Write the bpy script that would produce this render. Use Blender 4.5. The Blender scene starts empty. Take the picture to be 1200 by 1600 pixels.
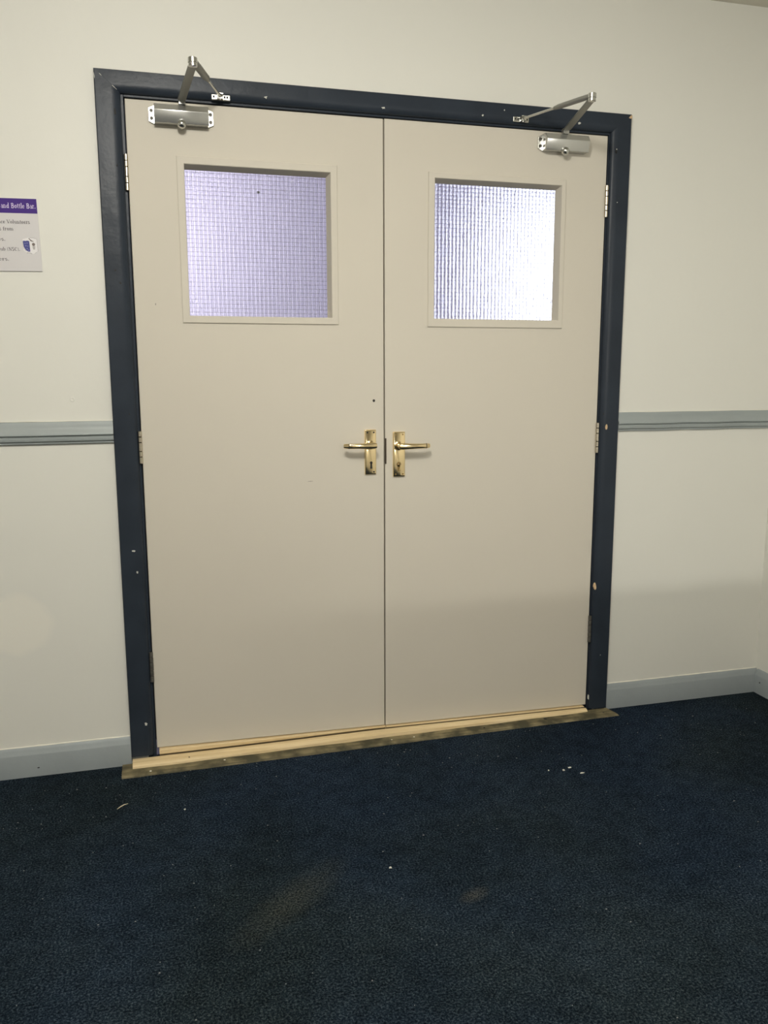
import bpy, bmesh, math, random
from mathutils import Vector, Matrix

# ------------------------------------------------------------------ camera, light, exposure
SC = bpy.context.scene
COL = SC.collection


def camera():
    f, yaw, pitch, roll = 1300.55, -0.2631, -0.1653, -0.0025
    fw = Vector((-math.sin(yaw) * math.cos(pitch), math.cos(yaw) * math.cos(pitch), math.sin(pitch)))
    r0 = Vector((math.cos(yaw), math.sin(yaw), 0))
    u0 = r0.cross(fw)
    r = r0 * math.cos(roll) + u0 * math.sin(roll)
    u = u0 * math.cos(roll) - r0 * math.sin(roll)
    cd = bpy.data.cameras.new('camera')
    cd.sensor_width = 36
    cd.lens = f / 1600 * 36
    cd.clip_start = 0.05
    o = bpy.data.objects.new('camera', cd)
    COL.objects.link(o)
    m = Matrix((r, u, -fw)).transposed().to_4x4()
    m.translation = (-0.3562, -2.638, 1.2373)
    o.matrix_world = m
    SC.camera = o


camera()


def lamp(name, kind, loc, aim, energy, col, **kw):
    d = bpy.data.lights.new(name, kind)
    d.energy = energy
    d.color = col
    for k, v in kw.items():
        setattr(d, k, v)
    o = bpy.data.objects.new(name, d)
    COL.objects.link(o)
    o.location = loc
    o.rotation_euler = (Vector(aim) - Vector(loc)).to_track_quat('-Z', 'Y').to_euler()
    return o


W = bpy.data.worlds.new('overcast_sky')
SC.world = W
W.use_nodes = True
W.node_tree.nodes['Background'].inputs[0].default_value = (0.86, 0.90, 1.0, 1)
W.node_tree.nodes['Background'].inputs[1].default_value = 4.0

WARM = (1.0, 0.965, 0.89)
lamp('pendant_globe', 'POINT', (-0.33, -1.88, 2.33), (0, 0, 0), 71, WARM, shadow_soft_size=0.11)
lamp('ceiling_light', 'AREA', (0.05, -2.30, 2.43), (0.05, -2.30, 0), 22, WARM, shape='RECTANGLE', size=0.9, size_y=0.25)
lamp('ceiling_light', 'AREA', (-1.6, -4.6, 2.43), (-1.6, -4.6, 0), 32, WARM, shape='RECTANGLE', size=1.2, size_y=0.3)
lamp('shadow_edge_spot', 'SPOT', (1.1, -5.5, 1.70), (1.35, 0, 1.15), 165, WARM, spot_size=math.radians(38), spot_blend=1.0, shadow_soft_size=0.025)  # added spot beyond the half-height blocker, makes the shadow edge at the right
lamp('lobby_fill', 'AREA', (-0.62, 1.35, 1.9), (-0.15, 2.0, 1.72), 11, (0.98, 0.94, 1.0), shape='SQUARE', size=0.4)  # added unseen light, brightens the lobby wall behind the left pane

SC.view_settings.view_transform = 'Standard'
SC.view_settings.look = 'None'
SC.view_settings.gamma = 1
SC.view_settings.use_curve_mapping = False
SC.view_settings.exposure = -0.03

# ------------------------------------------------------------------ helpers
random.seed(4)


def tag(o, label=None, cat=None, group=None, kind=None):
    if label: o['label'] = label
    if cat: o['category'] = cat
    if group: o['group'] = group
    if kind: o['kind'] = kind
    return o


def empty(name, loc=(0, 0, 0)):
    o = bpy.data.objects.new(name, None)
    o.empty_display_size = 0.05
    o.location = loc
    COL.objects.link(o)
    return o


def obj(name, bm, mat, parent=None, smooth=None, loc=None):
    """link a bmesh as one mesh object; world-space vertices are kept when it is parented"""
    bmesh.ops.recalc_face_normals(bm, faces=bm.faces)
    me = bpy.data.meshes.new(name)
    bm.to_mesh(me)
    bm.free()
    for m in (mat if isinstance(mat, (list, tuple)) else [mat]):
        me.materials.append(m)
    if smooth is not None:
        for p in me.polygons:
            p.use_smooth = True
        me.set_sharp_from_angle(angle=math.radians(smooth))
    o = bpy.data.objects.new(name, me)
    COL.objects.link(o)
    if loc is not None:
        o.location = loc
    if parent is not None:
        o.parent = parent
        off = Vector((0, 0, 0))
        p = parent
        while p is not None:
            off += p.location
            p = p.parent
        if loc is None:
            me.transform(Matrix.Translation(-off))
        else:
            o.location = Vector(loc) - off
    return o


def box(bm, x0, x1, y0, y1, z0, z1, mi=0):
    v = [bm.verts.new((x, y, z)) for x in (x0, x1) for y in (y0, y1) for z in (z0, z1)]
    fs = [(0, 1, 3, 2), (4, 6, 7, 5), (0, 4, 5, 1), (2, 3, 7, 6), (0, 2, 6, 4), (1, 5, 7, 3)]
    out = []
    for f in fs:
        q = bm.faces.new([v[i] for i in f])
        q.material_index = mi
        out.append(q)
    return out


def bevel(bm, w, seg=2, ang=30):
    bmesh.ops.recalc_face_normals(bm, faces=bm.faces)
    es = [e for e in bm.edges if len(e.link_faces) == 2 and e.calc_face_angle(0) > math.radians(ang)]
    bmesh.ops.bevel(bm, geom=es, offset=w, segments=seg, affect='EDGES', profile=0.5, clamp_overlap=True)
    return bm


def bbox(x0, x1, y0, y1, z0, z1, w=0.001, seg=2):
    bm = bmesh.new()
    box(bm, x0, x1, y0, y1, z0, z1)
    if w: bevel(bm, w, seg)
    return bm


def loft(bm, rings, cap=True, closed=True):
    """rings: lists of points, same length"""
    vs = [[bm.verts.new(p) for p in r] for r in rings]
    n = len(rings[0])
    for a, b in zip(vs, vs[1:]):
        for i in range(n if closed else n - 1):
            j = (i + 1) % n
            bm.faces.new((a[i], a[j], b[j], b[i]))
    if cap:
        bm.faces.new(vs[0][::-1])
        bm.faces.new(vs[-1])
    return bm


def cyl(bm, a, b, prof, n=20):
    """lathe about the axis a->b; prof = [(t, radius)], t in metres from a"""
    a, b = Vector(a), Vector(b)
    d = (b - a).normalized()
    s = d.orthogonal().normalized()
    t = d.cross(s)
    rings = []
    for (h, r) in prof:
        c = a + d * h
        rings.append([c + (s * math.cos(2 * math.pi * k / n) + t * math.sin(2 * math.pi * k / n)) * r for k in range(n)])
    return loft(bm, rings)


def sweep(bm, pts, rad, n=16, up=(0, 0, 1), power=1.0):
    """elliptical sweep; rad = [(r_along_up, r_side)]"""
    pts = [Vector(p) for p in pts]
    up = Vector(up)
    rings = []
    for i, p in enumerate(pts):
        d = (pts[min(i + 1, len(pts) - 1)] - pts[max(i - 1, 0)]).normalized()
        side = d.cross(up).normalized()
        u2 = side.cross(d).normalized()
        ru, rs = rad[i]
        ring = []
        for k in range(n):
            c, s = math.cos(2 * math.pi * k / n), math.sin(2 * math.pi * k / n)
            c = math.copysign(abs(c) ** power, c)
            s = math.copysign(abs(s) ** power, s)
            ring.append(p + side * rs * c + u2 * ru * s)
        rings.append(ring)
    return loft(bm, rings)


def disc_y(bm, x, y0, y1, z, r, n=16, sx=1.0, sz=1.0, jag=0.0):
    """a small flat disc facing the room (its front at y1 < y0)"""
    ks = [1 + random.uniform(-jag, jag) for _ in range(n)]
    rg = lambda y, m: [(x + sx * r * m * ks[k] * math.cos(2 * math.pi * k / n), y, z + sz * r * m * ks[k] * math.sin(2 * math.pi * k / n)) for k in range(n)]
    return loft(bm, [rg(y0, 1), rg(y1, 0.92)])


# ------------------------------------------------------------------ materials
def mat(name, col, rough=0.5, metal=0.0, bump=None, vary=None, spec=None, coat=0.0):
    m = bpy.data.materials.new(name)
    m.use_nodes = True
    nt = m.node_tree
    b = nt.nodes['Principled BSDF']
    b.inputs['Base Color'].default_value = (*col, 1)
    b.inputs['Roughness'].default_value = rough
    b.inputs['Metallic'].default_value = metal
    if spec is not None: b.inputs['Specular IOR Level'].default_value = spec
    if coat: b.inputs['Coat Weight'].default_value = coat
    tc = nt.nodes.new('ShaderNodeTexCoord')
    if vary:
        sc, amt = vary
        n = nt.nodes.new('ShaderNodeTexNoise')
        n.inputs['Scale'].default_value = sc
        n.inputs['Detail'].default_value = 5
        nt.links.new(tc.outputs['Object'], n.inputs['Vector'])
        r = nt.nodes.new('ShaderNodeValToRGB')
        r.color_ramp.elements[0].position = 0.3
        r.color_ramp.elements[1].position = 0.7
        r.color_ramp.elements[0].color = (*[c * (1 - amt) for c in col], 1)
        r.color_ramp.elements[1].color = (*[min(1, c * (1 + amt)) for c in col], 1)
        nt.links.new(n.outputs['Fac'], r.inputs[0])
        nt.links.new(r.outputs[0], b.inputs['Base Color'])
    if bump:
        h = None
        for sc, st in bump:
            n = nt.nodes.new('ShaderNodeTexNoise')
            n.inputs['Scale'].default_value = sc
            n.inputs['Detail'].default_value = 3
            nt.links.new(tc.outputs['Object'], n.inputs['Vector'])
            bp = nt.nodes.new('ShaderNodeBump')
            bp.inputs['Strength'].default_value = st
            bp.inputs['Distance'].default_value = 0.3 / sc
            nt.links.new(n.outputs['Fac'], bp.inputs['Height'])
            if h is not None: nt.links.new(h, bp.inputs['Normal'])
            h = bp.outputs['Normal']
        nt.links.new(h, b.inputs['Normal'])
    return m


WALLC = (0.775, 0.768, 0.708)
M_wall = mat('cream_wall_paint', WALLC, 0.55, bump=[(6, 0.06), (260, 0.08)], vary=(1.2, 0.012))
M_ceil = mat('ceiling_paint', (0.74, 0.71, 0.62), 0.8, bump=[(200, 0.08)])
M_door = mat('beige_satin_door_paint', (0.645, 0.604, 0.522), 0.6, spec=0.25, bump=[(5, 0.02), (180, 0.03)], vary=(2.5, 0.012))
M_frame = mat('dark_slate_blue_gloss_paint', (0.026, 0.034, 0.047), 0.36, spec=0.19, bump=[(14, 0.08), (120, 0.10)], vary=(9, 0.12))
M_dado = mat('grey_satin_trim_paint', (0.315, 0.350, 0.352), 0.45, bump=[(20, 0.05), (160, 0.05)], vary=(8, 0.04))
M_skirt = mat('blue_grey_skirting_paint', (0.305, 0.340, 0.352), 0.42, bump=[(20, 0.06), (160, 0.05)], vary=(6, 0.05))
M_caulk = mat('white_caulk', (0.78, 0.75, 0.66), 0.6)
M_alu = mat('silver_painted_closer', (0.55, 0.55, 0.525), 0.27, metal=0.75)
M_arm = mat('satin_steel_arm', (0.30, 0.30, 0.27), 0.38, metal=0.45)
M_chrome = mat('bright_steel', (0.62, 0.62, 0.59), 0.24, metal=1.0)
M_dark = mat('dark_recess', (0.012, 0.011, 0.010), 0.7)
M_brass = mat('polished_brass', (0.92, 0.74, 0.44), 0.13, metal=1.0, bump=[(60, 0.02)])
M_brass_dull = mat('tarnished_brass', (0.36, 0.25, 0.11), 0.28, metal=1.0)
M_hinge = mat('worn_steel_hinge', (0.62, 0.56, 0.46), 0.26, metal=0.95, vary=(80, 0.15))
M_hinge_dark = mat('painted_grey_hinge', (0.12, 0.115, 0.10), 0.5, metal=0.4, vary=(80, 0.3))
M_hinge_pin = mat('dark_hinge_pin', (0.045, 0.040, 0.032), 0.5, metal=0.6)
M_bare = mat('bare_wood_chip', (0.62, 0.45, 0.27), 0.7, vary=(120, 0.15))
M_pale = mat('pale_primer_chip', (0.60, 0.60, 0.55), 0.6)
M_outside = mat('grey_concrete_paving', (0.42, 0.42, 0.42), 0.9, vary=(3, 0.1))
M_lobby = mat('white_lobby_paint', (0.75, 0.73, 0.84), 0.6)
M_lobby_floor = mat('grey_lobby_floor', (0.30, 0.29, 0.33), 0.6)
M_wire = mat('wire_in_glass', (0.16, 0.16, 0.17), 0.5, metal=0.4)
M_board = mat('sign_white_plastic', (0.66, 0.64, 0.645), 0.35)
M_purple = mat('sign_purple', (0.060, 0.022, 0.215), 0.5, spec=0.2)
M_text_light = mat('sign_lilac_print', (0.72, 0.62, 0.86), 0.4)
M_text_dark = mat('sign_grey_print', (0.11, 0.10, 0.11), 0.5, spec=0.2)
M_navy = mat('crest_navy_print', (0.040, 0.045, 0.24), 0.4)
M_navy_light = mat('crest_light_blue_print', (0.19, 0.20, 0.45), 0.4)
M_crest_white = mat('crest_white_print', (0.80, 0.78, 0.79), 0.4)
M_crest_brown = mat('crest_brown_print', (0.16, 0.12, 0.11), 0.4)
M_crest_grey = mat('crest_grey_print', (0.42, 0.40, 0.40), 0.4)


def wood(name, c0, c1, rough, dirt=None):
    m = bpy.data.materials.new(name)
    m.use_nodes = True
    nt = m.node_tree
    b = nt.nodes['Principled BSDF']
    b.inputs['Roughness'].default_value = rough
    tc = nt.nodes.new('ShaderNodeTexCoord')
    mp = nt.nodes.new('ShaderNodeMapping')
    mp.inputs['Scale'].default_value = (3, 90, 90)
    nt.links.new(tc.outputs['Object'], mp.inputs[0])
    n = nt.nodes.new('ShaderNodeTexNoise')
    n.inputs['Scale'].default_value = 1.3
    n.inputs['Detail'].default_value = 6
    nt.links.new(mp.outputs[0], n.inputs['Vector'])
    r = nt.nodes.new('ShaderNodeValToRGB')
    r.color_ramp.elements[0].position = 0.32
    r.color_ramp.elements[1].position = 0.68
    r.color_ramp.elements[0].color = (*c0, 1)
    r.color_ramp.elements[1].color = (*c1, 1)
    nt.links.new(n.outputs['Fac'], r.inputs[0])
    out = r.outputs[0]
    if dirt:
        n2 = nt.nodes.new('ShaderNodeTexNoise')
        n2.inputs['Scale'].default_value = 16
        n2.inputs['Detail'].default_value = 8
        nt.links.new(tc.outputs['Object'], n2.inputs['Vector'])
        r2 = nt.nodes.new('ShaderNodeValToRGB')
        r2.color_ramp.elements[0].position = 0.40
        r2.color_ramp.elements[1].position = 0.62
        r2.color_ramp.elements[0].color = (0, 0, 0, 1)
        r2.color_ramp.elements[1].color = (1, 1, 1, 1)
        nt.links.new(n2.outputs['Fac'], r2.inputs[0])
        mx = nt.nodes.new('ShaderNodeMix')
        mx.data_type = 'RGBA'
        nt.links.new(r2.outputs[0], mx.inputs['Factor'])
        mx.inputs['A'].default_value = (*dirt, 1)
        nt.links.new(out, mx.inputs['B'])
        out = mx.outputs['Result']
    nt.links.new(out, b.inputs['Base Color'])
    bp = nt.nodes.new('ShaderNodeBump')
    bp.inputs['Strength'].default_value = 0.25
    bp.inputs['Distance'].default_value = 0.001
    nt.links.new(n.outputs['Fac'], bp.inputs['Height'])
    nt.links.new(bp.outputs[0], b.inputs['Normal'])
    return m


M_pine = wood('new_pine', (0.66, 0.50, 0.27), (0.84, 0.68, 0.42), 0.5)
M_worn = wood('worn_dirty_timber', (0.10, 0.083, 0.042), (0.27, 0.225, 0.125), 0.75, dirt=(0.055, 0.050, 0.026))


def ellipse_mask(nt, tc, cx, cz, rx, rz, soft, axes=('X', 'Z'), rot=0.0):
    """1 inside a soft ellipse given in object coordinates"""
    sep = nt.nodes.new('ShaderNodeSeparateXYZ')
    nt.links.new(tc.outputs['Object'], sep.inputs[0])
    cmb = nt.nodes.new('ShaderNodeCombineXYZ')
    nt.links.new(sep.outputs[axes[0]], cmb.inputs[0])
    nt.links.new(sep.outputs[axes[1]], cmb.inputs[1])
    nz = nt.nodes.new('ShaderNodeTexNoise')
    nz.inputs['Scale'].default_value = 9
    nt.links.new(tc.outputs['Object'], nz.inputs['Vector'])
    mp = nt.nodes.new('ShaderNodeMapping')
    mp.vector_type = 'TEXTURE'
    mp.inputs['Location'].default_value = (cx, cz, 0)
    mp.inputs['Rotation'].default_value = (0, 0, rot)
    mp.inputs['Scale'].default_value = (rx, rz, 1)
    nt.links.new(cmb.outputs[0], mp.inputs[0])
    ln = nt.nodes.new('ShaderNodeVectorMath')
    ln.operation = 'LENGTH'
    nt.links.new(mp.outputs[0], ln.inputs[0])
    ad = nt.nodes.new('ShaderNodeMath')
    ad.operation = 'MULTIPLY_ADD'
    ad.inputs[1].default_value = 0.6
    nt.links.new(nz.outputs['Fac'], ad.inputs[0])
    nt.links.new(ln.outputs['Value'], ad.inputs[2])
    rg = nt.nodes.new('ShaderNodeMapRange')
    rg.inputs['From Min'].default_value = 1.3 + soft
    rg.inputs['From Max'].default_value = 1.3 - soft
    nt.links.new(ad.outputs[0], rg.inputs['Value'])
    return rg.outputs[0]


def overlay(m, mask, col, amt):
    nt = m.node_tree
    b = nt.nodes['Principled BSDF']
    src = b.inputs['Base Color'].links[0].from_socket
    mu = nt.nodes.new('ShaderNodeMath')
    mu.operation = 'MULTIPLY'
    mu.inputs[1].default_value = amt
    nt.links.new(mask, mu.inputs[0])
    mx = nt.nodes.new('ShaderNodeMix')
    mx.data_type = 'RGBA'
    nt.links.new(mu.outputs[0], mx.inputs['Factor'])
    nt.links.new(src, mx.inputs['A'])
    mx.inputs['B'].default_value = (*col, 1)
    nt.links.new(mx.outputs['Result'], b.inputs['Base Color'])


# the repainted round patch low on the wall left of the door
_tc = M_wall.node_tree.nodes.new('ShaderNodeTexCoord')
overlay(M_wall, ellipse_mask(M_wall.node_tree, _tc, -0.80, 0.485, 0.105, 0.09, 0.12), (0.86, 0.83, 0.74), 0.55)


def carpet_material():
    m = bpy.data.materials.new('navy_carpet')
    m.use_nodes = True
    nt = m.node_tree
    b = nt.nodes['Principled BSDF']
    b.inputs['Roughness'].default_value = 0.95
    b.inputs['Specular IOR Level'].default_value = 0.02
    tc = nt.nodes.new('ShaderNodeTexCoord')

    def noise(scale, detail=3, rough=0.6):
        n = nt.nodes.new('ShaderNodeTexNoise')
        n.inputs['Scale'].default_value = scale
        n.inputs['Detail'].default_value = detail
        n.inputs['Roughness'].default_value = rough
        nt.links.new(tc.outputs['Object'], n.inputs['Vector'])
        return n

    fine = noise(190, 4, 0.85)
    r = nt.nodes.new('ShaderNodeValToRGB')
    e = r.color_ramp.elements
    e[0].position, e[0].color = 0.38, (0.0020, 0.0038, 0.0075, 1)
    e[1].position, e[1].color = 0.67, (0.068, 0.089, 0.112, 1)
    k = e.new(0.51)
    k.color = (0.0108, 0.0178, 0.0285, 1)
    nt.links.new(fine.outputs['Fac'], r.inputs[0])

    def multiply(src, fac, c0, c1, lo, hi):
        rr = nt.nodes.new('ShaderNodeValToRGB')
        rr.color_ramp.elements[0].position, rr.color_ramp.elements[1].position = lo, hi
        rr.color_ramp.elements[0].color, rr.color_ramp.elements[1].color = (*c0, 1), (*c1, 1)
        nt.links.new(fac, rr.inputs[0])
        m2 = nt.nodes.new('ShaderNodeMix')
        m2.data_type = 'RGBA'
        m2.blend_type = 'MULTIPLY'
        m2.inputs['Factor'].default_value = 1
        nt.links.new(src, m2.inputs['A'])
        nt.links.new(rr.outputs[0], m2.inputs['B'])
        return m2.outputs['Result']

    big = noise(2.2, 4, 0.55)
    mid = noise(22, 4, 0.6)
    tint = noise(1.3, 3, 0.5)
    out = multiply(r.outputs[0], big.outputs['Fac'], (0.74, 0.76, 0.74), (1.22, 1.22, 1.20), 0.33, 0.68)
    out = multiply(out, mid.outputs['Fac'], (0.80, 0.80, 0.80), (1.20, 1.20, 1.20), 0.35, 0.65)
    out = multiply(out, tint.outputs['Fac'], (1.08, 1.03, 0.86), (0.92, 0.98, 1.10), 0.36, 0.62)
    nt.links.new(out, b.inputs['Base Color'])
    # pale flecks of lint caught in the pile
    v = nt.nodes.new('ShaderNodeTexVoronoi')
    v.inputs['Scale'].default_value = 42
    nt.links.new(tc.outputs['Object'], v.inputs['Vector'])
    s = nt.nodes.new('ShaderNodeSeparateColor')
    nt.links.new(v.outputs['Color'], s.inputs[0])
    gt = nt.nodes.new('ShaderNodeMath'); gt.operation = 'GREATER_THAN'; gt.inputs[1].default_value = 0.86
    nt.links.new(s.outputs[0], gt.inputs[0])
    lt = nt.nodes.new('ShaderNodeMath'); lt.operation = 'LESS_THAN'; lt.inputs[1].default_value = 0.055
    nt.links.new(v.outputs['Distance'], lt.inputs[0])
    an = nt.nodes.new('ShaderNodeMath'); an.operation = 'MULTIPLY'
    nt.links.new(gt.outputs[0], an.inputs[0]); nt.links.new(lt.outputs[0], an.inputs[1])
    overlay(m, an.outputs[0], (0.12, 0.13, 0.14), 0.5)
    # two trodden-in dusty stains
    def dusty(mask):
        g = nt.nodes.new('ShaderNodeMapRange')
        g.inputs['From Min'].default_value, g.inputs['From Max'].default_value = 0.42, 0.62
        nt.links.new(fine.outputs['Fac'], g.inputs['Value'])
        mm = nt.nodes.new('ShaderNodeMath')
        mm.operation = 'MULTIPLY'
        nt.links.new(mask, mm.inputs[0]); nt.links.new(g.outputs[0], mm.inputs[1])
        return mm.outputs[0]

    overlay(m, dusty(ellipse_mask(nt, tc, -0.10, -0.84, 0.13, 0.038, 0.75, ('X', 'Y'), 0.75)), (0.105, 0.105, 0.075), 0.42)
    overlay(m, dusty(ellipse_mask(nt, tc, 0.325, -0.935, 0.030, 0.016, 0.75, ('X', 'Y'), 0.4)), (0.14, 0.135, 0.11), 0.55)
    vb = nt.nodes.new('ShaderNodeTexVoronoi')
    vb.inputs['Scale'].default_value = 260
    nt.links.new(tc.outputs['Object'], vb.inputs['Vector'])
    bp = nt.nodes.new('ShaderNodeBump')
    bp.inputs['Strength'].default_value = 0.3
    bp.inputs['Distance'].default_value = 0.003
    bp.invert = True
    nt.links.new(vb.outputs['Distance'], bp.inputs['Height'])
    bp2 = nt.nodes.new('ShaderNodeBump')
    bp2.inputs['Strength'].default_value = 0.35
    bp2.inputs['Distance'].default_value = 0.006
    nt.links.new(fine.outputs['Fac'], bp2.inputs['Height'])
    nt.links.new(bp.outputs[0], bp2.inputs['Normal'])
    nt.links.new(bp2.outputs[0], b.inputs['Normal'])
    return m


M_carpet = carpet_material()


def glass_material(name, textured):
    m = bpy.data.materials.new(name)
    m.use_nodes = True
    nt = m.node_tree
    for n in list(nt.nodes):
        if n.type == 'BSDF_PRINCIPLED': nt.nodes.remove(n)
    g = nt.nodes.new('ShaderNodeBsdfGlass')
    g.inputs['Color'].default_value = (0.97, 0.97, 1.0, 1)
    g.inputs['IOR'].default_value = 1.48
    g.inputs['Roughness'].default_value = 0.19 if textured else 0.0
    nt.links.new(g.outputs[0], nt.nodes['Material Output'].inputs[0])
    if textured:
        tc = nt.nodes.new('ShaderNodeTexCoord')
        sep = nt.nodes.new('ShaderNodeSeparateXYZ')
        nt.links.new(tc.outputs['Object'], sep.inputs[0])
        prev = None
        # cast ripples pressed along the wire cells, plus a fine irregular hammer texture
        for ax, amp in (('X', 1.0), ('Z', 0.55)):
            mu = nt.nodes.new('ShaderNodeMath'); mu.operation = 'MULTIPLY'
            mu.inputs[1].default_value = 2 * math.pi / 0.0127
            nt.links.new(sep.outputs[ax], mu.inputs[0])
            sn = nt.nodes.new('ShaderNodeMath'); sn.operation = 'COSINE'
            nt.links.new(mu.outputs[0], sn.inputs[0])
            bp = nt.nodes.new('ShaderNodeBump')
            bp.inputs['Strength'].default_value = 0.50 * amp
            bp.inputs['Distance'].default_value = 0.0009
            nt.links.new(sn.outputs[0], bp.inputs['Height'])
            if prev: nt.links.new(prev, bp.inputs['Normal'])
            prev = bp.outputs[0]
        n = nt.nodes.new('ShaderNodeTexNoise')
        n.inputs['Scale'].default_value = 260
        n.inputs['Detail'].default_value = 3
        nt.links.new(tc.outputs['Object'], n.inputs['Vector'])
        bp = nt.nodes.new('ShaderNodeBump')
        bp.inputs['Strength'].default_value = 0.85
        bp.inputs['Distance'].default_value = 0.003
        nt.links.new(n.outputs['Fac'], bp.inputs['Height'])
        nt.links.new(prev, bp.inputs['Normal'])
        nt.links.new(bp.outputs[0], g.inputs['Normal'])
    return m


M_glass_tex = glass_material('obscured_cast_glass_face', True)
M_glass = glass_material('clear_glass_edge', False)

# ------------------------------------------------------------------ the room
XL, XR, YF, H = -3.2, 1.866, -6.6, 2.465          # side walls, the wall behind the camera, ceiling height
OX0, OX1, OZ1 = -0.436, 1.156, 2.040               # structural opening for the doors


def struct(name, bm, m, label, cat, **kw):
    return tag(obj(name, bm, m, **kw), label, cat, kind='structure')


bm = bmesh.new()
box(bm, XL, OX0, 0, 0.12, 0, H); box(bm, OX1, XR + .1, 0, 0.12, 0, H); box(bm, OX0, OX1, 0, 0.12, OZ1, H)
struct('wall_back', bm, M_wall, 'cream painted wall that holds the double doors', 'wall')
struct('wall_right', bbox(XR, XR + .1, YF, 0, 0, H, 0), M_wall, 'cream side wall meeting the door wall at the right corner', 'wall')
struct('wall_left', bbox(XL - .1, XL, YF, 0.12, 0, H, 0), M_wall, 'cream side wall beyond the sign', 'wall')
struct('wall_front', bbox(XL - .1, XR + .1, YF - .1, YF, 0, H, 0), M_wall, 'cream wall facing the double doors', 'wall')
struct('ceiling', bbox(XL - .1, XR + .1, YF - .1, 0.12, H, H + .1, 0), M_ceil, 'plain off-white ceiling above the doors', 'ceiling')
bm = bmesh.new()
box(bm, XL - .1, XR + .1, YF - .1, 0.04, -0.06, 0)
struct('floor', bm, M_carpet, 'dark navy blue carpet with lint and faint dusty stains', 'floor')
struct('wall_shadow_caster', bbox(0.1, XR, -3.36, -3.30, 0, 1.2, 0.004), M_wall, 'half-height cream blocker added behind the viewer to cast the low shadow', 'wall')  # unseen blocker, added so the spot behind it leaves a low shadow edge

# the lobby beyond the doors, seen only through the obscured glass
LX0, LX1, LY, LH = -1.5, 2.7, 2.0, 2.6
LD0, LD1, LDH = 1.60, 2.55, 2.35
bm = bmesh.new()
box(bm, LX0, LD0, LY, LY + .1, 0, LH); box(bm, LD1, LX1, LY, LY + .1, 0, LH); box(bm, LD0, LD1, LY, LY + .1, LDH, LH)
struct('wall_lobby_back', bm, M_lobby, 'pale lobby wall with an open outer doorway, beyond the glass', 'wall')
struct('wall_lobby_left', bbox(LX0 - .1, LX0, .12, LY + .1, 0, LH, 0), M_lobby, 'pale left lobby wall beyond the glass', 'wall')
struct('wall_lobby_right', bbox(LX1, LX1 + .1, .12, LY + .1, 0, LH, 0), M_lobby, 'pale right lobby wall beyond the glass', 'wall')
bm = bmesh.new()
box(bm, XR + .1, LX1 + .1, .02, .12, 0, LH); box(bm, LX0 - .1, XR + .1, .02 + .1, .14, H, LH)
struct('wall_lobby_front', bm, M_lobby, 'pale lobby wall beside the backs of the doors', 'wall')
struct('ceiling_lobby', bbox(LX0 - .1, LX1 + .1, .12, LY + .1, LH, LH + .1, 0), M_lobby, 'pale lobby ceiling beyond the glass', 'ceiling')
struct('floor_lobby', bbox(LX0 - .1, LX1 + .1, .04, LY + .1, -.06, 0, 0), M_lobby_floor, 'grey lobby floor beyond the doors', 'floor')
struct('ground_outside', bbox(-6, 10, LY + .1, 14, -.16, -.06, 0), M_outside, 'grey paving outside the outer doorway', 'ground')

# ------------------------------------------------------------------ door frame: lining, stops, architraves
AX0, AX1, AZ = -0.4880, 1.2045, 2.0810
frame = tag(empty('trim_1', ((AX0 + AX1) / 2, 0, 0)), 'dark slate-blue glossy timber frame around the double doors, chipped', 'door frame', kind='structure')
PROF = [(0, 0.0), (0, -.0155), (.0025, -.0180), (.0400, -.0180)] + [(.0400 + .0290 * math.sin(math.radians(a)), -.0030 - .0150 * math.cos(math.radians(a))) for a in (12, 24, 36, 48, 60, 72, 84, 90)] + [(.0690, 0.0)]
KH = 0.059 / 0.069


def jamb(x, sgn, zb0):
    bm = bmesh.new()
    lo = [(x + sgn * w, y, zb0) for w, y in PROF]
    n = 10
    rings = []
    for i in range(n + 1):
        t = i / n
        ring = []
        for w, y in PROF:
            zt = AZ - w * KH
            wob = 0.0006 * math.sin(9 * t + w * 30)
            ring.append((x + sgn * w, y - (wob if y < -.002 else 0), zb0 + (zt - zb0) * t))
        rings.append(ring)
    return loft(bm, rings)


a_left = obj('architrave', jamb(AX0, 1, 0.027), M_frame, frame, smooth=35)
a_right = obj('architrave', jamb(AX1, -1, 0.0085), M_frame, frame, smooth=35)
bm = bmesh.new()
rings = []
for i in range(13):
    t = i / 12
    rings.append([(AX0 + w + (AX1 - AX0 - 2 * w) * t, y - (0.0006 * math.sin(11 * t + w * 30) if y < -.002 else 0), AZ - w * KH) for w, y in PROF])
a_head = obj('architrave', loft(bm, rings), M_frame, frame, smooth=35)

obj('lining', bbox(OX0, -.4118, 0.0005, .119, 0, OZ1 - .0006, .001), M_frame, frame)
obj('lining', bbox(1.1318, OX1, 0.0005, .119, 0, OZ1 - .0006, .001), M_frame, frame)
obj('lining', bbox(-.4118, 1.1318, 0.0005, .119, 2.0155, OZ1 - .0006, .001), M_frame, frame)
obj('door_stop', bbox(-.4118, -.398, .047, .062, 0.05, 2.0155, .001), M_frame, frame)
obj('door_stop', bbox(1.118, 1.1318, .047, .062, 0.04, 2.0155, .001), M_frame, frame)
obj('door_stop', bbox(-.398, 1.118, .047, .062, 2.002, 2.0155, .001), M_frame, frame)


def moulding_y(w):
    """depth of the architrave face at distance w from its outer edge"""
    for (w0, y0), (w1, y1) in zip(PROF[1:], PROF[2:]):
        if w0 <= w <= w1 and w1 > w0:
            return y0 + (y1 - y0) * (w - w0) / (w1 - w0)
    return -.0005


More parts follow.
